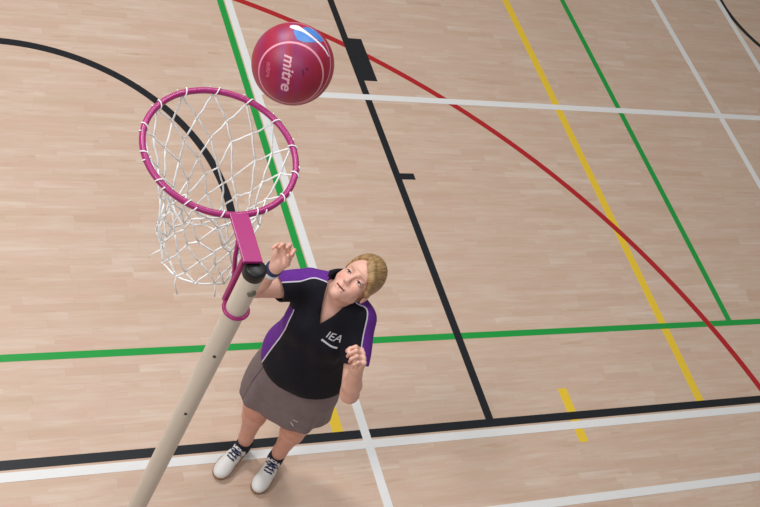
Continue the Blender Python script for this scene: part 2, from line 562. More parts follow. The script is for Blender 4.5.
for i in range(NB):                       # lower hem cord and loose ends
    cord(nodes[rows][i], nodes[rows][(i+1) % NB], .012)
for i in (1, 3, 5, 6, 8, 10):
    p = nodes[rows - (i % 2)*2][i]
    out = Vector((p.x - RX, p.y - RY, 0)).normalized()
    add_tube(bm, [p, p + out*.012 + Vector((rnd.uniform(-.01, .01), 0, -.02)), p + out*.02 + Vector((rnd.uniform(-.02, .02), rnd.uniform(-.01, .01), -.05))], .0019, 6)
for i in range(NB):
    an = 2*math.pi*(i + .2)/NB
    pts = []
    for k in range(15):
        t = 2*math.pi*k/14*1.15
        rr_ = .0105
        aa = an + (k/14 - .5)*.15
        e = Vector((math.cos(aa), math.sin(aa), 0))
        pts.append(RM @ (e*(RR + rr_*math.cos(t)) + Vector((0, 0, rr_*math.sin(t)))))
    add_tube(bm, pts, .0017, 6)
net = bm_obj('net', bm, M_net, ring, True); net['label'] = 'white knotted cord net'

# =================================================================== BALL
def ball_material():
    m = NT('crimson ball rubber')
    o = m.coord('Object')
    def dotp(v):
        nd = m.n('ShaderNodeVectorMath', operation='DOT_PRODUCT'); m.put(nd.inputs[0], o)
        nd.inputs[1].default_value = v; return m.math('DIVIDE', nd.outputs['Value'], .111)
    sp = m.n('ShaderNodeSeparateXYZ'); m.put(sp.inputs[0], o)
    x = m.math('DIVIDE', sp.outputs[0], .111); y = m.math('DIVIDE', sp.outputs[1], .111)
    n = m.noise(m.coord('Object', scale=(22, 5, 12)), 1.4, 3)
    base = m.mix(m.ramp(n, [(.35, (0,0,0,1)), (.65, (1,1,1,1))]), srgb(158,26,56), srgb(168,36,76))
    # purple streak panels printed on the ball
    st = m.noise(m.coord('Object', scale=(34, 2.5, 8), loc=(3.1, .4, .2)), 1.0, 2)
    base = m.mix(m.math('MULTIPLY', m.ramp(st, [(.46, (0,0,0,1)), (.66, (1,1,1,1))]), .38), base, srgb(110,58,128))
    red = m.math('MULTIPLY', m.ramp(m.noise(m.coord('Object', loc=(.3, .5, .1)), 9, 2), [(.48, (0,0,0,1)), (.62, (1,1,1,1))]), .6)
    base = m.mix(red, base, srgb(158,22,36))
    c1 = dotp(SEAM1[0]); c2 = dotp(SEAM2[0]); c3 = dotp(tuple(-k for k in SEAM1[0]))
    s1 = m.math('LESS_THAN', m.math('ABSOLUTE', m.math('SUBTRACT', c1, SEAM1[1])), .021)
    s2 = m.math('LESS_THAN', m.math('ABSOLUTE', m.math('SUBTRACT', c2, SEAM2[1])), .019)
    s3 = m.math('LESS_THAN', m.math('ABSOLUTE', m.math('SUBTRACT', c3, SEAM1[1])), .02)
    seam = m.math('MAXIMUM', m.math('MAXIMUM', s1, s2), s3)
    c = m.mix(seam, base, srgb(226,150,168))
    m.set(Base_Color=c, Roughness=.42)
    m.b.inputs['Specular IOR Level'].default_value = .5
    vo = m.n('ShaderNodeTexVoronoi'); m.put(vo.inputs['Vector'], o); vo.inputs['Scale'].default_value = 420
    m.bump(m.math('SUBTRACT', vo.outputs['Distance'], m.math('MULTIPLY', seam, .8)), .25, .0012)
    return m.m
def unit(x, y, z=None):
    z = math.sqrt(max(0, 1 - x*x - y*y)) if z is None else z
    return Vector((x, y, z)).normalized()
SEAM1 = (tuple(unit(-.075, -.335)), .645)
SEAM2 = (tuple(unit(-.25, .03)), .20)
M_ball = ball_material()
M_print = simple('pale pink print', srgb(228,176,190), .5, 0, .05)
M_printd = simple('dark print', srgb(104,24,56), .5, 0, .05)
M_faint = simple('muted pink print', srgb(196,92,118), .5, 0, .05)
M_blue = simple('blue print', srgb(64,126,200), .45, 0, .18, 60)
M_swoosh = simple('white print', srgb(236,226,238), .45, 0, .04)
BR = .111
bme = bmesh.new(); bmesh.ops.create_uvsphere(bme, u_segments=96, v_segments=64, radius=BR)
ball = bm_obj('netball', bme, M_ball, None, True)
tag(ball, 'crimson netball in the air beside the hoop, with blue flash and white seams', 'ball')
# the pose of the ball: its printed panel looks up and back at the gallery
BC = Vector((-2.434, -.508, 3.127))
_z = (Vector((-3.773, -2.727, 5.281)) - BC).normalized(); _x = Vector((.88605, -.28466, .3659)); _x = (_x - _z*_x.dot(_z)).normalized(); _y = _z.cross(_x)
ball.matrix_world = Matrix(((_x.x, _y.x, _z.x, BC.x), (_x.y, _y.y, _z.y, BC.y), (_x.z, _y.z, _z.z, BC.z), (0, 0, 0, 1)))
ball.rotation_mode = 'QUATERNION'

def text_polys(body, size, shear=0.0, bold=0.0, res=4):
    cu = bpy.data.curves.new('t', 'FONT'); cu.body = body; cu.size = size; cu.shear = shear
    cu.align_x = 'CENTER'; cu.align_y = 'CENTER'; cu.resolution_u = res; cu.offset = bold; cu.fill_mode = 'FRONT'
    ob = bpy.data.objects.new('t', cu); C.objects.link(ob)
    dg = bpy.context.evaluated_depsgraph_get()
    me = bpy.data.meshes.new_from_object(ob.evaluated_get(dg))
    bm = bmesh.new(); bm.from_mesh(me)
    bpy.data.objects.remove(ob); bpy.data.curves.remove(cu); bpy.data.meshes.remove(me)
    bmesh.ops.triangulate(bm, faces=bm.faces[:])
    return bm

def on_ball(bm, name, mat, cx, cy, rot, parent=ball):
    """wrap a flat drawing (unit = ball radius) on to the ball, rot in degrees"""
    for _ in range(2):
        long = [e for e in bm.edges if e.calc_length() > .07]
        if long: bmesh.ops.subdivide_edges(bm, edges=long, cuts=1); bmesh.ops.triangulate(bm, faces=bm.faces[:])
    r = Matrix.Rotation(R(rot), 2)
    for v in bm.verts:
        q = r @ Vector((v.co.x, v.co.y))
        v.co = unit(cx + q.x, cy + q.y)*(BR*1.0035)
    ex = bmesh.ops.extrude_face_region(bm, geom=bm.faces[:])
    for v in [g for g in ex['geom'] if isinstance(g, bmesh.types.BMVert)]: v.co *= 1/1.0035*.998
    return bm_obj(name, bm, mat, parent)
on_ball(text_polys('mitre', .385, .25, .007), 'lettering', M_print, -.125, -.195, -97)['label'] = 'pale pink lettering'
on_ball(text_polys('mitre', .16, .1, .004), 'small_lettering', M_faint, -.575, -.13, -93)
def poly(pts):
    bm = bmesh.new(); f = bm.faces.new([bm.verts.new((x, y, 0)) for x, y in pts]); bmesh.ops.triangulate(bm, faces=[f]); return bm
def band(c0, c1, widths):
    """a tapered stroke through points"""
    pts = c0; L, Rt = [], []
    n = len(pts)
    for i, p in enumerate(pts):
        a = Vector(pts[max(0, i-1)]); b = Vector(pts[min(n-1, i+1)]); t = (b-a).normalized(); nn = Vector((-t.y, t.x))
        w = widths[i]/2
        L.append((p[0]+nn.x*w, p[1]+nn.y*w)); Rt.append((p[0]-nn.x*w, p[1]-nn.y*w))
    bm = bmesh.new()
    lv = [bm.verts.new((x, y, 0)) for x, y in L]; rv = [bm.verts.new((x, y, 0)) for x, y in Rt]
    for i in range(n-1): bm.faces.new((lv[i], rv[i], rv[i+1], lv[i+1]))
    return bm
on_ball(poly([(.02, .78), (.06, .66), (.108, .567), (.258, .505), (.40, .50), (.56, .51), (.49, .59), (.43, .640), (.33, .705), (.22, .765), (.10, .79)]), 'blue_flash', M_blue, 0, 0, 0)['label'] = 'blue printed flash'
on_ball(poly([(.24, .850), (.33, .862), (.43, .842), (.53, .785), (.61, .715), (.70, .61), (.73, .55), (.67, .51), (.60, .56), (.50, .645), (.40, .72), (.31, .775)]), 'blue_flash', M_blue, 0, 0, 0)['label'] = 'blue printed flash'
on_ball(band([(-.06, .872), (0, .868), (.07, .855), (.13, .838), (.20, .803), (.297, .748), (.40, .675), (.486, .603), (.56, .545), (.636, .475), (.72, .39), (.787, .30), (.85, .18)], None, [.04, .085, .105, .11, .085, .06, .05, .044, .04, .036, .034, .03, .02]), 'white_flash', M_swoosh, 0, 0, 0)['label'] = 'white printed swoosh'
on_ball(band([(.33, -.08), (.33, -.15)], None, [.05, .06]), 'dark_print', M_printd, 0, 0, 0)
on_ball(band([(.22, -.12), (.24, -.20), (.25, -.28)], None, [.03, .045, .03]), 'dark_print', M_printd, 0, 0, 0)

# =================================================================== PERSON
O = Vector((-1.485, -.105, 0)); TH = R(-42)

# ---- skeleton (person frame: x her left, -y forwards, z up)
hipR, hipL = (-.095, .02, .86), (.095, .03, .86)
kneeR, kneeL = (-.102, -.035, .465), (.108, -.010, .465)
ankR, ankL = (-.062, -.004, .085), (.108, .036, .085)
shR, shL = np.array((-.178, -.01, 1.345)), np.array((.098, -.005, 1.335))
elR, elL = np.array((-.349, -.215, 1.396)), np.array((.222, -.225, 1.150))
wrR, wrL = np.array((-.296, -.274, 1.652)), np.array((.183, -.292, 1.410))
neckB = np.array((-.040, .005, 1.39))
# head frame
hd = np.array((-.21, -.50, .84)); hd /= np.linalg.norm(hd)
hu = np.array((0, 0, 1.)) - hd*hd[2]; hu /= np.linalg.norm(hu)
hl = np.cross(hu, hd)
HR = np.stack([hl, -hd, hu], 1)              # columns: left, back, up
EYE = np.array((-.021, -.043, 1.584))
HC = EYE - HR @ np.array((0, -.085, 0.))
H = lambda x, y, z: HC + HR @ np.array((x, y, z), float)

body = Field()
# torso
torso = [(f_ell((-.036, -.012, 1.205), (.142, .108, .19)), .05),
         (f_ell((-.028, -.030, 1.02), (.150, .128, .18)), .06),
         (f_ell((-.006, .004, .86), (.184, .140, .17)), .06),
         (f_ell((-.104, -.085, 1.205), (.066, .062, .068)), .03),
         (f_ell((.030, -.082, 1.20), (.066, .062, .068)), .03),
         (f_cap(shR*.86 + neckB*.14 - (0, 0, .012), shL*.86 + neckB*.14 - (0, 0, .012), .056, .056), .05),
         (f_cap((-.1, .01, 1.372), (.02, .01, 1.368), .045, .045), .05)]
for p, k in torso: body.add(p, k)
# neck
body.add(f_cap(neckB - (0, 0, .03), H(0, .012, -.06), .058, .050), .022)
# arms
arms = [(f_cap(shR, elR, .056, .043), .03), (f_cap(shL, elL, .051, .039), .03)]
for p, k in arms: body.add(p, k)
def lerp(a, b, t): return np.asarray(a)*(1-t) + np.asarray(b)*t
for e, w in ((elR, wrR), (elL, wrL)):
    body.add(f_cap(e, lerp(e, w, .35), .036, .0385), .02)
    body.add(f_cap(lerp(e, w, .35), w, .0385, .0255), .02)
# legs
for h_, k_, a_ in ((hipR, kneeR, ankR), (hipL, kneeL, ankL)):
    body.add(f_cap(h_, k_, .088, .056), .03)
    kb = np.array(k_)
    body.add(f_ell(kb + (0, -.018, .0), (.048, .046, .06)), .03)
    calf = lerp(k_, a_, .3) + np.array((0, .018, 0))
    body.add(f_cap(kb - (0, 0, .02), calf, .052, .055), .03)
    body.add(f_cap(calf, lerp(k_, a_, .82), .054, .034), .03)
    body.add(f_cap(lerp(k_, a_, .8), a_, .034, .033), .02)
    body.add(f_cap(np.array(a_) - (0, 0, .01), np.array(a_) + ((-.014 if a_ is ankR else .002), -.085, -.048), .030, .020), .02)

# head
body.add(f_ell(H(-.004, .014, .030), (.0735, .092, .090), HR), .012)
body.add(f_ell(H(0, -.030, -.038), (.058, .056, .070), HR), .02)
body.add(f_cap(H(-.043, -.012, -.060), H(-.009, -.070, -.100), .017, .016), .024)
body.add(f_cap(H(.043, -.012, -.060), H(.009, -.070, -.100), .017, .016), .024)
body.add(f_ell(H(0, -.078, -.100), (.015, .015, .014), HR), .018)
body.add(f_ell(H(0, -.070, -.070), (.034, .026, .026), HR), .018)          # mouth mound
for s in (-1, 1):
    body.add(f_ell(H(.036*s, -.062, -.034), (.025, .025, .024), HR), .022)  # cheek
    body.add(f_cap(H(.012*s, -.0855, .020), H(.042*s, -.073, .020), .0095, .008), .020)  # brow ridge
    body.sub(f_ell(H(.031*s, -.097, .000), (.019, .016, .0125), HR), .010)  # socket
    # eyelids with an opening
    body.add(f_ell(H(.0315*s, -.0740, -.001), (.0160, .0138, .0128), HR), .003)
    body.sub(f_ell(H(.0315*s, -.0900, -.0022), (.0128, .0140, .0038), HR), .0012)
    # ear
    body.add(f_ell(H(.0755*s, .012, -.012), (.0075, .018, .029), HR), .006)
    body.sub(f_ell(H(.0835*s, .008, -.008), (.005, .010, .017), HR), .004)
# nose
body.add(f_cap(H(0, -.085, .008), H(0, -.1055, -.033), .0064, .0090), .009)
body.add(f_ell(H(0, -.1065, -.036), (.0092, .0082, .0078), HR), .006)
for s in (-1, 1):
    body.add(f_ell(H(.0105*s, -.098, -.039), (.0068, .0085, .0065), HR), .005)
    body.sub(f_ell(H(.0062*s, -.1025, -.0475), (.0036, .0045, .0036), HR), .002)
# lips and mouth
body.add(f_cap(H(-.019, -.0905, -.068), H(0, -.0970, -.0655), .0042, .0062), .005)
body.add(f_cap(H(.019, -.0905, -.068), H(0, -.0970, -.0655), .0042, .0062), .005)
body.add(f_cap(H(-.013, -.0905, -.0778), H(.013, -.0905, -.0778), .0070, .0070), .006)
body.sub(f_cap(H(-.023, -.0915, -.0700), H(0, -.1005, -.0715), .0020, .0034), .002)
body.sub(f_cap(H(.023, -.0915, -.0700), H(0, -.1005, -.0715), .0020, .0034), .002)

# hands
def hand(F, w, a, n, s, curls, spread, thumb):
    """w wrist, a towards the fingers, n out of the palm, s towards the thumb"""
    a, n, s = (np.asarray(q, float)/np.linalg.norm(q) for q in (a, n, s))
    at = lambda u, v, t: w + a*u + s*v + n*t
    offs = [.029, .0095, -.0100, -.0272]; mcp = [.082, .086, .081, .073]
    F.add(f_cap(at(-.01, 0, 0), at(.02, 0, 0), .0245, .0235), .014)
    for i in range(4):
        F.add(f_cap(at(.012, offs[i]*.6, 0), at(mcp[i], offs[i], 0), .0155, .0115), .010)
    F.add(f_ell(at(.045, .027, .010), (.024, .016, .016), np.stack([a, s, n], 1)), .012)   # thenar
    F.add(f_ell(at(.045, -.024, .008), (.028, .012, .012), np.stack([a, s, n], 1)), .012)  # heel
    lens = [(.041, .025, .021), (.045, .028, .022), (.042, .026, .021), (.033, .020, .019)]
    rad = [(.0090, .0082, .0072), (.0092, .0084, .0074), (.0088, .0080, .0070), (.0078, .0070, .0063)]
    tips = []
    for i in range(4):
        p = at(mcp[i] - .006, offs[i], 0); ang = 0
        for j in range(3):
            ang += R(curls[i][j])
            d = (a*math.cos(ang) + n*math.sin(ang)) + s*math.tan(R(spread[i]))
            d /= np.linalg.norm(d)
            q = p + d*lens[i][j]
            F.add(f_cap(p, q, rad[i][j]*1.04, rad[i][j]*.94), .0035 if j else .006)
            p = q
        tips.append(p)
    p = at(.022, .024, .008)
    for k, (du, dv, dt, L) in enumerate(thumb):
        d = a*du + s*dv + n*dt; d /= np.linalg.norm(d); q = p + d*L
        F.add(f_cap(p, q, (.0125, .0105, .0090)[k], (.0105, .0092, .0078)[k]), .006)
        p = q
    return tips
# camera side is (0,-.63,.78) in this frame
foreR = (wrR - elR)/np.linalg.norm(wrR - elR)
aR = np.array((-.02, .30, 1.0)); aR /= np.linalg.norm(aR)
nR = np.array((-.05, -1, .30)); nR -= aR*(nR @ aR); nR /= np.linalg.norm(nR)
sR = np.cross(nR, aR)
if sR[0] < 0: sR = -sR
tipsR = hand(body, wrR, aR, nR, sR, [(26, 44, 34), (22, 40, 32), (26, 44, 34), (32, 48, 34)], [6, 1, -4, -9],
             [(.80, .35, .50, .036), (.90, -.10, .50, .028), (.92, -.30, .35, .023)])
foreL = (wrL - elL)/np.linalg.norm(wrL - elL)
aL = foreL*.75 + np.array((.03, .12, .5)); aL /= np.linalg.norm(aL)
nL = np.array((-.75, -.60, .20)); nL -= aL*(nL @ aL); nL /= np.linalg.norm(nL)
sL = np.cross(aL, nL)
if sL[0] > 0: sL = -sL
tipsL = hand(body, wrL, aL, nL, sL, [(46, 74, 42), (50, 78, 44), (54, 80, 44), (58, 82, 44)], [2, 0, -1, -3],
             [(.60, .45, .65, .038), (.80, -.15, .55, .030), (.72, -.55, .35, .025)])

def axis(segs):
    out = []
    for a, b, h in segs: out.append(np.arange(a, b - 1e-9, h))
    return np.concatenate(out)
V, Q = polygonise(body, axis([(-.43, .30, .0024)]), axis([(-.42, -.16, .0026), (-.16, .06, .0022), (.06, .18, .0035)]),
                  axis([(.02, .70, .0045), (.70, 1.30, .006), (1.30, 1.66, .0022), (1.66, 1.84, .0024)]))
V = smooth_verts(V, Q, 1, .4)
# per-vertex skin colouring: lips, cheeks, brows, knuckles, darker eyelids and mouth line
base = np.array(srgb(233, 184, 166)[:3]); tint = np.tile(base, (len(V), 1))
def blend(w, col):
    global tint
    w = np.clip(w, 0, 1)[:, None]; tint = tint*(1 - w) + np.array(col[:3])*w
Lh = (V - HC) @ HR
def near_seg(P, a, b):
    a, b = np.array(a), np.array(b); t = np.clip(((P - a) @ (b - a))/((b - a) @ (b - a)), 0, 1)
    return np.linalg.norm(P - (a + t[:, None]*(b - a)), axis=1)
face = (Lh[:, 1] < -.02)
for s in (-1, 1):
    blend(face*(1 - np.linalg.norm((Lh - (.038*s, -.078, -.035))/(.026, .03, .022), axis=1))*.9, srgb(218, 140, 124))
    blend(face*np.clip((.0050 - near_seg(Lh, (.013*s, -.093, .020), (.045*s, -.080, .0225)))/.003, 0, 1)*.65, srgb(140, 100, 70))
    blend(face*np.clip((.0065 - near_seg(Lh, (.021*s, -.084, .0025), (.043*s, -.080, .0015)))/.004, 0, 1)*.5, srgb(176, 116, 100))
lip = np.minimum(near_seg(Lh, (-.02, -.0915, -.0685), (.02, -.0915, -.0685)), near_seg(Lh, (-.015, -.0915, -.0785), (.015, -.0915, -.0785)))
lip = np.minimum(lip, near_seg(Lh, (0, -.098, -.066), (0, -.095, -.078)))
blend(face*np.clip((.0068 - lip)/.003, 0, 1)*.75, srgb(192, 98, 98))
blend(face*np.clip((.0036 - np.minimum(near_seg(Lh, (-.020, -.0915, -.0700), (0, -.0975, -.0715)), near_seg(Lh, (.020, -.0915, -.0700), (0, -.0975, -.0715))))/.0012, 0, 1)*.95, srgb(84, 34, 34))
for k_ in (kneeR, kneeL):
    blend((1 - np.linalg.norm((V - (np.array(k_) + (0, -.05, .0)))/(.06, .06, .07), axis=1))*.8, srgb(212, 136, 116))
for e in (elL, elR): blend((1 - np.linalg.norm((V - e)/.055, axis=1))*.6, srgb(214, 140, 120))
for tp in tipsR + tipsL: blend((1 - np.linalg.norm((V - tp)/.022, axis=1))*.7, srgb(224, 150, 134))
legs = np.clip((.55 - V[:, 2])/.1, 0, 1)
blend(legs*.55, srgb(214, 150, 126))
person = mesh_np('person', V, Q, M_skin, None, True, {'tint': tint})
person.location = O; person.rotation_euler = (0, 0, TH)
tag(person, 'woman in navy and purple polo shirt and grey skirt looking up at the ball', 'person')

# ---- eyes and lashes
for s in (-1, 1):
    bm = bmesh.new(); bmesh.ops.create_uvsphere(bm, u_segments=32, v_segments=20, radius=.0122)
    e = bm_obj('eye', bm, M_eye, person, True)
    e.matrix_basis = Matrix.Translation(H(.0315*s, -.0742, -.0012)) @ Matrix([list(r_) for r_ in HR]).to_4x4()
    bm = bmesh.new()
    pts = []
    for i in range(13):
        t = -1 + 2*i/12
        x = .0315*s + .0130*t; z = -.0020 + .0048*math.sqrt(max(0, 1 - t*t*.96))
        y = -.0742 - math.sqrt(max(1e-6, .0150**2 - (.0130*t*.95)**2 - .003**2)) + .0004
        pts.append(Vector(H(x, y, z)))
    add_tube(bm, pts, .0011, 6, rr=[.0008 + .0014*math.sin(math.pi*i/12) for i in range(13)])  # lashes thickened to stand in for shade round the eyes
    bm_obj('eyelashes', bm, M_lash, person, True)

# ---- hair: pulled back from a side parting
hair = Field()
hair.add(f_ell(H(-.006, .024, .056), (.083, .097, .098), HR), .012)
hair.add(f_ell(H(-.004, .050, .0), (.066, .066, .074), HR), .02)
hair.add(f_ell(H(0, .100, -.005), (.030, .030, .034), HR), .012)       # small tied knot behind
# swept fringe on her left side
hair.add(f_cap(H(.000, -.062, .094), H(.050, -.056, .050), .0150, .0135), .015)
hair.add(f_cap(H(.050, -.056, .050), H(.0735, -.022, .000), .0120, .0100), .015)
hair.add(f_cap(H(.0735, -.022, .000), H(.070, .025, -.030), .0100, .0090), .015)
hair.add(f_cap(H(.000, -.062, .094), H(-.050, -.050, .064), .0095, .0085), .012)
hair.add(f_cap(H(-.050, -.050, .064), H(-.072, -.004, .020), .0085, .0085), .012)
_hb = hair.ops
def hair_field(P):
    d = Field.__call__(hair, P)
    q = (P - HC.astype(F32)) @ HR.astype(F32)
    x, y, z = q[:, 0], q[:, 1], q[:, 2]
    # hairline: the face stays clear in front of a slanted surface
    line = .066 - 5.2*(x - .004)**2 - .0*x + np.where(x > 0, -.30*x, -.10*x)
    front = -(y + .030 + .70*(z - line)*1.0)      # >0 in front
    front = np.maximum(front, -.2)
    facecut = np.minimum(front, .02)
    # everything in front of the hairline surface and below it is removed except the fringe band
    d2 = np.maximum(d, facecut*1.0)
    fr = np.minimum(f_fr1(P), f_fr2(P))
    d = np.minimum(d2, np.maximum(d, fr))
    # strand grooves
    ang = np.arctan2(x - .004, z + .03)
    rad_ = np.sqrt(x*x + z*z)
    d = d + .0005*np.sin(ang*70 + 3*np.sin(y*40)) * np.clip((y + .12)/.06, 0, 1)
    ear = np.linalg.norm((q - np.array((0, .010, -.016), F32))/np.array((.2, .020, .028), F32), axis=1)
    d = np.maximum(d, (1 - ear)*.018)
    d = np.maximum(d, (-.060 - z))
    return d
_fr = [f_cap(H(.000, -.070, .094), H(.052, -.064, .050), .021, .019)[0], f_cap(H(.052, -.064, .050), H(.078, -.022, -.005), .018, .016)[0]]
f_fr1, f_fr2 = _fr
lo, hi = HC - .17, HC + .17
Vh, Qh = polygonise(hair_field, axis([(lo[0], hi[0], .0022)]), axis([(lo[1], hi[1], .0022)]), axis([(lo[2], hi[2], .0022)]))
Vh = smooth_verts(Vh, Qh, 1, .3)
qh = (Vh - HC) @ HR
ang = np.arctan2(qh[:, 0] - .004, qh[:, 2] + .03)
# strand direction: radial from the knot behind the head
kx, kz = qh[:, 0] - 0, qh[:, 2] + .005
th_ = np.arctan2(kx, kz)
strand = np.stack([th_*16, qh[:, 1]*9 + np.hypot(kx, kz)*6, th_*3], 1)
hobj = mesh_np('hair', Vh, Qh, M_hair, person, True)
at = hobj.data.attributes.new('strand', 'FLOAT_VECTOR', 'POINT'); at.data.foreach_set('vector', strand.astype(F32).ravel())
hobj['label'] = 'blond hair tied back with a swept fringe'

# ---- polo shirt
sf = Field()
for p, k in torso: sf.add(p, k + .02)
sf.add(f_ell((-.024, -.010, .93), (.163, .124, .12)), .06)
for p, k in arms: sf.add(p, .03)
HEM = lambda P: .870 + .10*(P[:, 0] + .02) + .10*np.maximum(P[:, 1], -.05)
def arm_t(P, a, b):
    ba = (b - a).astype(F32); return ((P - a.astype(F32)) @ ba)/float(ba @ ba)
def seg_d(P, a, b):
    ba = (b - a).astype(F32); t = np.clip(arm_t(P, a, b), 0, 1); return np.sqrt(((P - a.astype(F32) - t[:, None]*ba)**2).sum(1))
def wrinkle(P):
    x, y, z = P[:, 0], P[:, 1], P[:, 2]
    w = .0022*np.sin(31*z + 14*x + 2*np.sin(17*x)) + .0020*np.sin(-24*x + 19*z + 9*y)
    w += .0035*np.sin(16*x - 11*z + 1.3)*np.clip((1.12 - z)/.2, 0, 1)
    w += .0016*np.sin(70*x + 40*y + 30*z)*np.clip((.3 - np.abs(z - 1.2))/.3, 0, 1)
    return w
Vz, Vx = 1.306, -.040          # bottom of the neck opening
def neck_cut(P):
    """>0 outside the cloth: the V shaped opening and the round neck hole"""
    q = P - neckB.astype(F32)
    hole = .068 - np.sqrt(q[:, 0]**2 + (q[:, 1] - .002)**2 + (np.maximum(0, -q[:, 2] - .0))**2*1.0)
    hole = np.where(P[:, 2] > 1.365, hole, -1)
    v = ((P[:, 2] - Vz)*.44 - np.abs(P[:, 0] - Vx))*.85
    v = np.where(P[:, 1] < .0, v, -1)
    return np.maximum(hole, v)
def shirt_field(P):
    P = np.asarray(P, F32)
    d = sf(P) + wrinkle(P)
    loose = .017 + .006*np.clip((1.05 - P[:, 2])/.15, 0, 1)
    out = d - loose; inn = d - (loose - .0085)
    s = np.maximum(out, -inn)
    s = np.maximum(s, HEM(P) - P[:, 2])
    for a, b, tc in ((shR, elR, .65), (shL, elL, .60)):
        L = float(np.linalg.norm(b - a)); t = arm_t(P, a, b)
        nearq = seg_d(P, a, b) < .10
        if tc == .65: t = t + ((P - a.astype(F32)) @ np.array((0, -.6, -.8), F32))*.42/L + .012
        s = np.where(nearq, np.maximum(s, (t - tc)*L), s)
    s = np.maximum(s, neck_cut(P))
    return s
def shirt_all(P): return shirt_field(P)
Vs, Qs = polygonise(shirt_all, axis([(-.34, .26, .0033)]), axis([(-.24, .18, .0033)]), axis([(.80, 1.45, .0033)]))
Vs = smooth_verts(Vs, Qs, 2, .45)
# panel attribute: signed distance to the edge of the purple panels
z_ = Vs[:, 2]; xc = np.interp(z_, [.85, 1.0, 1.2, 1.4], [-.018, -.027, -.036, -.04])
bnd = np.interp(z_, [.85, .95, 1.1, 1.2, 1.27, 1.31], [.158, .146, .126, .118, .125, .135])
side = np.where(Vs[:, 0] < xc, xc - Vs[:, 0] - bnd, Vs[:, 0] - xc - bnd - np.interp(z_, [1.10, 1.22], [.08, .012]))
dR, dL = seg_d(Vs, shR, elR), seg_d(Vs, shL, elL)
tR, tL = arm_t(Vs, shR, elR), arm_t(Vs, shL, elL)
def stripe(Pv, a, b, w, inner, half):
    ax_ = (b - a)/np.linalg.norm(b - a); w = np.array(w, float); w -= ax_*(w @ ax_); w /= np.linalg.norm(w)
    t = arm_t(Pv, a, b); q = Pv - (a + np.outer(t, b - a)); qn = q/np.maximum(np.linalg.norm(q, axis=1), 1e-6)[:, None]
    ang = np.arccos(np.clip(qn @ w, -1, 1))
    return (half - ang)*.06
slR = stripe(Vs, shR, elR, (.10, .75, .62), None, R(50))
slL = stripe(Vs, shL, elL, (.95, .30, .45), None, R(64))
onR = (tR > -.02) & (dR < .10) & (Vs[:, 0] < -.165)
onL = (tL > -.02) & (dL < .10) & (Vs[:, 0] > .088)
torso_p = np.where(z_ < 1.33, side, -.05)
rag = np.where(z_ > 1.30, .036 - np.abs(Vs[:, 1] - .016), -.05)      # raglan stripe over the shoulder to the collar
sm = lambda t: np.clip(t, 0, 1)**2*(3 - 2*np.clip(t, 0, 1))
wR = sm((-.120 - Vs[:, 0])/.085); wL = sm((Vs[:, 0] - .045)/.075)
topR = rag*(1 - wR) + slR*wR; topL = rag*(1 - wL) + slL*wL
panel = np.where(onR, topR, np.where(onL, topL, np.where(z_ > 1.345, np.where(Vs[:, 0] < -.04, topR, topL), torso_p)))
shirt = mesh_np('polo_shirt', Vs, Qs, M_shirt, person, True, {'panel': panel})
shirt['label'] = 'navy polo shirt with purple side panels and white piping'

# collar: a rib flap standing round the neck, open at the front
def collar_field(P):
    P = np.asarray(P, F32); q = P - (neckB + (0, -.004, .022)).astype(F32)
    r = np.sqrt(q[:, 0]**2 + (q[:, 1]*.95)**2); z = q[:, 2] - .34*q[:, 1]
    stand = np.abs(r - .0715) - .0036                     # standing band
    stand = np.maximum(stand, np.abs(z - .010) - .022)
    fr = np.clip((.034 - z)/.05, 0, 1)
    fall = np.abs(r - (.0735 + .030*fr)) - .0040          # folded flap
    fall = np.maximum(fall, np.maximum(z - .034, -.016 - z - .012*np.clip(-q[:, 1]/.06, 0, 1)))
    s = np.minimum(stand, fall)
    v = ((P[:, 2] - Vz)*.48 - np.abs(P[:, 0] - Vx))*.85 + .002
    return np.maximum(s, np.where(P[:, 1] < .0, v, -1))
Vc, Qc = polygonise(collar_field, axis([(-.16, .08, .0027)]), axis([(-.12, .12, .0027)]), axis([(1.33, 1.49, .0027)]))
Vc = smooth_verts(Vc, Qc, 2, .4)
mesh_np('collar', Vc, Qc, M_collar, shirt, True)

# chest print
tree = BVHTree.FromPolygons([tuple(v) for v in Vs], [tuple(q) for q in Qs])
def on_shirt(bm, name, mat, cx, cz, rot, tree=tree, ydir=1, start=-.5, parent=None):
    r = Matrix.Rotation(R(rot), 2)
    for v in bm.verts:
        q = r @ Vector((v.co.x, v.co.y))
        x, z = cx + q.x, cz + q.y
        hit = tree.ray_cast(Vector((x, start, z)), Vector((0, 1, 0)))[0]
        v.co = hit + Vector((0, -.0012, .0004)) if hit else Vector((x, -.15, z))
    return bm_obj(name, bm, mat, parent)
def tessellate(bm, L):
    for _ in range(3):
        long = [e for e in bm.edges if e.calc_length() > L]
        if not long: break
        bmesh.ops.subdivide_edges(bm, edges=long, cuts=1); bmesh.ops.triangulate(bm, faces=bm.faces[:])
    return bm
LX, LZ = .040, 1.292
t1 = tessellate(text_polys('IEA', .047, .1, .0002), .008)
on_shirt(t1, 'chest_lettering', M_mark, LX, LZ, 0, parent=shirt)['label'] = 'white chest lettering'
on_shirt(tessellate(band([(-.036, .004), (.040, -.002)], None, [.008, .008]), .008), 'chest_bar', M_mark, LX - .004, LZ - .036, 0, parent=shirt)

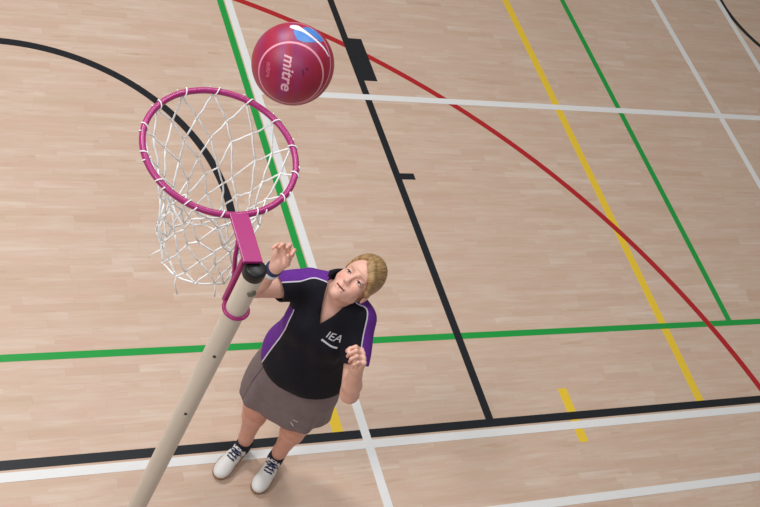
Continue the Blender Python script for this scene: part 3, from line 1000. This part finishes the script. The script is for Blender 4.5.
# ---- skirt (loft, double walled)
NS = 128; prof = []
for i in range(41):
    t = i/40; z = .965 - t*(.965 - .555)
    rx = np.interp(t, [0, .25, .6, 1], [.168, .196, .218, .222]); ry = np.interp(t, [0, .25, .6, 1], [.122, .142, .150, .150])
    prof.append((z, rx, ry, np.interp(t, [0, .5, 1], [-.018, -.015, -.005]), np.interp(t, [0, 1], [.0, .0]), t))
def ring_pts(z, rx, ry, cx, cy, t, off):
    out = []
    for k in range(NS):
        an = 2*math.pi*k/NS
        fold = t*t*(.0080*math.sin(5*an + .6) + .0042*math.sin(9*an + 2.2) + .003*math.sin(14*an))
        wr = .0022*math.sin(26*z + 4*an)*math.sin(3*an + 1)
        c_, s_ = math.cos(an), math.sin(an)
        e = 2/2.25
        px = math.copysign(abs(c_)**e, c_)*(rx + fold + wr - off); py = math.copysign(abs(s_)**e, s_)*(ry + fold + wr - off)
        zz = z + t*(.125*px + .018)
        out.append((cx + px, cy + py, zz))
    return out
rings = [ring_pts(*p, 0.0) for p in prof] + [ring_pts(*p, .004) for p in prof[::-1]]
Vk = np.array(rings).reshape(-1, 3); nr = len(rings)
Qk = []
for i in range(nr):
    for k in range(NS):
        a, b = i, (i + 1) % nr
        Qk.append((a*NS + k, b*NS + k, b*NS + (k+1) % NS, a*NS + (k+1) % NS))
azi = np.arctan2(Vk[:, 1] - .0, Vk[:, 0] - 0)
seam = (azi - R(-146))*.2
skirt = mesh_np('skirt', Vk, np.array(Qk)[:, ::-1], M_skirt, person, True, {'seam': seam})
skirt['label'] = 'grey brown sports skirt'
ktree = BVHTree.FromPolygons([tuple(v) for v in Vk], [tuple(q) for q in Qk])
on_shirt(tessellate(band([(-.012, .016), (.014, .012)], None, [.005, .004]), .006), 'skirt_emblem', M_mark, .088, .655, -8, ktree, parent=skirt)
on_shirt(tessellate(band([(-.014, .010), (.0, .0), (.012, -.012)], None, [.004, .006, .003]), .006), 'skirt_emblem', M_mark, .086, .640, -8, ktree, parent=skirt)

# ---- wristbands on her right wrist
def bandobj(name, mat, a, b, r0, r1, th):
    ax_ = (b - a)/np.linalg.norm(b - a); L = float(np.linalg.norm(b - a))
    bm = bmesh.new()
    add_lathe(bm, [(r0, 0), (r0 + th, .001), (r0 + th*1.1, L/2), (r1 + th, L - .001), (r1, L), (r1 - .002, L/2), (r0, 0)], 40)
    bm.transform(Matrix.Translation(a) @ Vector(ax_).to_track_quat('Z', 'Y').to_matrix().to_4x4())
    return bm_obj(name, bm, mat, person, True)
bandobj('wristband', M_bandw, lerp(elR, wrR, .74), lerp(elR, wrR, .83), .0315, .0300, .0040)['label'] = 'white wristband'
bandobj('wristband', M_bandb, lerp(elR, wrR, .845), lerp(elR, wrR, .96), .0292, .0275, .0048)['label'] = 'navy blue wristband'

# ---- socks and shoes
def foot(ank, toe, side):
    ank = np.array(ank); toe = np.array(toe)
    d = np.array((toe[0] - ank[0], toe[1] - ank[1])); d /= np.linalg.norm(d)
    B_ = np.stack([np.array((-d[1], d[0], 0))*-1, np.array((-d[0], -d[1], 0)), np.array((0, 0, 1.))], 1)   # x side, y back, z up
    B_[:, 0] = np.cross(B_[:, 1], B_[:, 2])
    Ln = .272
    T = np.array((toe[0], toe[1], 0))
    W = lambda x, y, z: T + B_ @ np.array((x, y, z), float)          # y measured back from the toe tip
    bm = bmesh.new()
    a = ank + (0, 0, .075)
    pts = [Vector(W(0, Ln - .072, .06)), Vector(lerp(W(0, Ln - .072, .06), a, .55)), Vector(lerp(W(0, Ln - .072, .06), a, .82)), Vector(a*.6 + W(0, Ln - .072, .06)*.4*0 + a*.4)]
    add_tube(bm, [Vector(W(0, Ln - .070, .055)), Vector(ank + (0, 0, .015)), Vector(ank + (0, 0, .038))], .04, 24, rr=[.0405, .0395, .0385])
    bm_obj('sock', bm, M_sock, person, True)['label'] = 'dark navy ankle sock'
    outline = lambda y: np.interp(y, [0, .012, .03, .06, .095, .14, .19, .240, .264, .272], [.0, .024, .036, .0445, .0465, .040, .0345, .032, .020, .0])
    cen = lambda y: side*np.interp(y, [0, .05, .12, .2, .272], [-.006, -.002, .004, .0, 0])
    B32 = B_.astype(F32); T32 = T.astype(F32)
    up = Field()
    up.add(f_ell(W(side*-.004, .055, .034), (.041, .054, .030), B_), .02)
    up.add(f_ell(W(side*.002, .115, .042), (.039, .070, .038), B_), .03)
    up.add(f_cap(W(0, .140, .062), W(0, .185, .080), .026, .030), .03)
    up.add(f_ell(W(0, .212, .040), (.033, .046, .042), B_), .02)
    up.add(f_cap(W(0, .200, .058), W(0, .212, .082), .034, .034), .02)
    def upper(P):
        P = np.asarray(P, F32); q = (P - T32) @ B32
        dd = up(P)
        dd = np.maximum(dd, .020 - q[:, 2])
        # ankle opening
        op = np.sqrt((q[:, 0]/.9)**2 + (q[:, 1] - .196)**2) - .032
        op = np.maximum(-op, .062 - q[:, 2])*1.0
        dd = np.maximum(dd, -np.maximum(np.sqrt((q[:, 0]/.9)**2 + (q[:, 1] - .198)**2) - .0315, .060 - q[:, 2]))
        dd = np.maximum(dd, q[:, 2] - (.093 + .18*np.maximum(.0, .17 - q[:, 1]) - .10*np.maximum(0, q[:, 1] - .2)))
        return dd
    c_ = W(0, .13, .05)
    rng = [axis([(c_[i] - .17, c_[i] + .17, .003)]) for i in (0, 1)] + [axis([(.0, .13, .003)])]
    Vu, Qu = polygonise(upper, *rng); Vu = smooth_verts(Vu, Qu, 1, .4)
    shoe = mesh_np('shoe', Vu, Qu, M_shoe, person, True); shoe['label'] = 'white trainer with navy laces'
    def sole(P):
        P = np.asarray(P, F32); q = (P - T32) @ B32
        w = outline(q[:, 1]).astype(F32)
        dd = (np.abs(q[:, 0] - cen(q[:, 1])) - w)*.8
        dd = np.maximum(dd, np.maximum(-q[:, 1], q[:, 1] - Ln))
        zt = .024 + .006*np.clip((.05 - q[:, 1])/.05, 0, 1); zb = .0015 + .010*np.clip((.04 - q[:, 1])/.04, 0, 1)**2
        return np.maximum(dd, np.maximum(q[:, 2] - zt, zb - q[:, 2]))
    Vu2, Qu2 = polygonise(sole, *rng[:2], axis([(-.012, .045, .003)]), margin=2.5); Vu2 = smooth_verts(Vu2, Qu2, 2, .4)
    mesh_np('sole', Vu2, Qu2, M_sole, shoe, True)['label'] = 'tan rubber sole'
    st = BVHTree.FromPolygons([tuple(v) for v in Vu], [tuple(q) for q in Qu])
    def top_at(x, y):
        hit = st.ray_cast(Vector(W(x, y, .3)), Vector((0, 0, -1)))[0]
        return (hit if hit else Vector(W(x, y, .07))) + Vector((0, 0, .002))
    # lining collar round the ankle
    bm = bmesh.new()
    pts = []
    for i in range(40):
        t = 2*math.pi*i/40
        x, y = .0315*math.sin(t), .196 - .037*math.cos(t)
        pts.append(Vector(W(x, y, .092 - .02*max(0, (y - .2)/.037)*0 + .012*max(0, -(y - .19)/.03))))
    add_tube(bm, pts, .0062, 10, True)
    bm_obj('shoe_lining', bm, M_lining, shoe, True)['label'] = 'dark navy padded collar'
    # tongue
    bm = bmesh.new()
    tp = [top_at(0, y) for y in np.linspace(.095, .150, 6)] + [Vector(W(0, .158, .112))]
    L_, R_ = [], []
    for i, p in enumerate(tp):
        w_ = .013 + .004*i/6; sv = Vector(B_[:, 0])*w_
        L_.append((bm.verts.new(p - sv + Vector((0, 0, .0005))), bm.verts.new(p - sv - Vector((0, 0, .005))))); R_.append((bm.verts.new(p + sv + Vector((0, 0, .0005))), bm.verts.new(p + sv - Vector((0, 0, .005)))))
    for i in range(len(tp) - 1):
        bm.faces.new((L_[i][0], R_[i][0], R_[i+1][0], L_[i+1][0])); bm.faces.new((L_[i][1], L_[i+1][1], R_[i+1][1], R_[i][1]))
        bm.faces.new((L_[i][0], L_[i+1][0], L_[i+1][1], L_[i][1])); bm.faces.new((R_[i][0], R_[i][1], R_[i+1][1], R_[i+1][0]))
    for i in (0, len(tp)-1): bm.faces.new((L_[i][0], L_[i][1], R_[i][1], R_[i][0]))
    bm_obj('tongue', bm, M_shoe, shoe, True)
    # laces: bars, then a bow
    for y in (.098, .114, .130, .146):
        bm = bmesh.new()
        add_tube(bm, [top_at(x, y + abs(x)*.25) + Vector((0, 0, .0025)) for x in np.linspace(-.022, .022, 7)], .0038, 8)
        bm_obj('lace', bm, M_lace, shoe, True)['label'] = 'navy lace'
    bm = bmesh.new()
    k0 = top_at(0, .142) + Vector((0, 0, .007))
    add_ball(bm, k0, .0055)
    for sx in (-1, 1):
        e = Vector(B_[:, 0])*sx; bk = Vector(B_[:, 1])
        add_tube(bm, [k0, k0 + e*.018 - bk*.012 + Vector((0, 0, .002)), k0 + e*.033 - bk*.004 - Vector((0, 0, .008)), k0 + e*.024 + bk*.006 - Vector((0, 0, .003)), k0], .0024, 8)
        add_tube(bm, [k0, k0 + e*.012 - bk*.022 - Vector((0, 0, .004)), k0 + e*.026 - bk*.034 - Vector((0, 0, .014))], .0022, 8)
    bm_obj('lace_bow', bm, M_lace, shoe, True)['label'] = 'navy lace bow'
foot(ankR, (-.098, -.210), -1)
foot(ankL, (.114, -.166), 1)

# =================================================================== CAMERA
cam = bpy.data.cameras.new('camera'); co = bpy.data.objects.new('camera', cam); C.objects.link(co)
cam.sensor_fit = 'HORIZONTAL'; cam.sensor_width = 36; cam.lens = 58.734
cam.clip_start = .05; cam.clip_end = 100
Rw = ((0.88605221, -0.28466085, 0.36589573), (-0.01100095, -0.80196219, -0.59727349), (0.46345492, 0.52519029, -0.71371191))
co.matrix_world = Matrix(((Rw[0][0], -Rw[1][0], -Rw[2][0], -3.77290208), (Rw[0][1], -Rw[1][1], -Rw[2][1], -2.72711908),
                          (Rw[0][2], -Rw[1][2], -Rw[2][2], 5.28105744), (0, 0, 0, 1)))
bpy.context.scene.camera = co

# =================================================================== LIGHT
w = bpy.data.worlds.new('hall air'); bpy.context.scene.world = w; w.use_nodes = True
w.node_tree.nodes['Background'].inputs[0].default_value = (.93, .97, 1.0, 1)
w.node_tree.nodes['Background'].inputs[1].default_value = .25
def area(name, loc, target, sx, sy, power, col=(1, 1, 1)):
    l = bpy.data.lights.new(name, 'AREA'); l.shape = 'RECTANGLE'; l.size = sx; l.size_y = sy; l.energy = power; l.color = col
    o = bpy.data.objects.new(name, l); C.objects.link(o); o.location = loc
    o.rotation_euler = (Vector(target) - Vector(loc)).to_track_quat('-Z', 'Y').to_euler()
    return o
area('ceiling_flood', (-4.6, 3.6, 7.4), (-1.6, 0, .5), .8, .6, 235, (.97, .985, 1.0))
for x, y, z, p in ((-2.2, 4.6, 7.5, 55), (-7.0, -.9, 6.6, 175), (-1.0, 1.0, 7.5, 100), (-4.4, -4.4, 7.5, 80)):
    area('ceiling_light', (x, y, z), (x*.5 - 1, y*.7, 0), 1.5, .6, p, (1, .985, .96))

sc = bpy.context.scene
sc.view_settings.view_transform = 'Standard'; sc.view_settings.look = 'None'
sc.view_settings.gamma = 1.0; sc.view_settings.exposure = 0.0
sc.view_settings.use_curve_mapping = False
sc.cycles.use_denoising = True
sc.cycles.max_bounces = 6
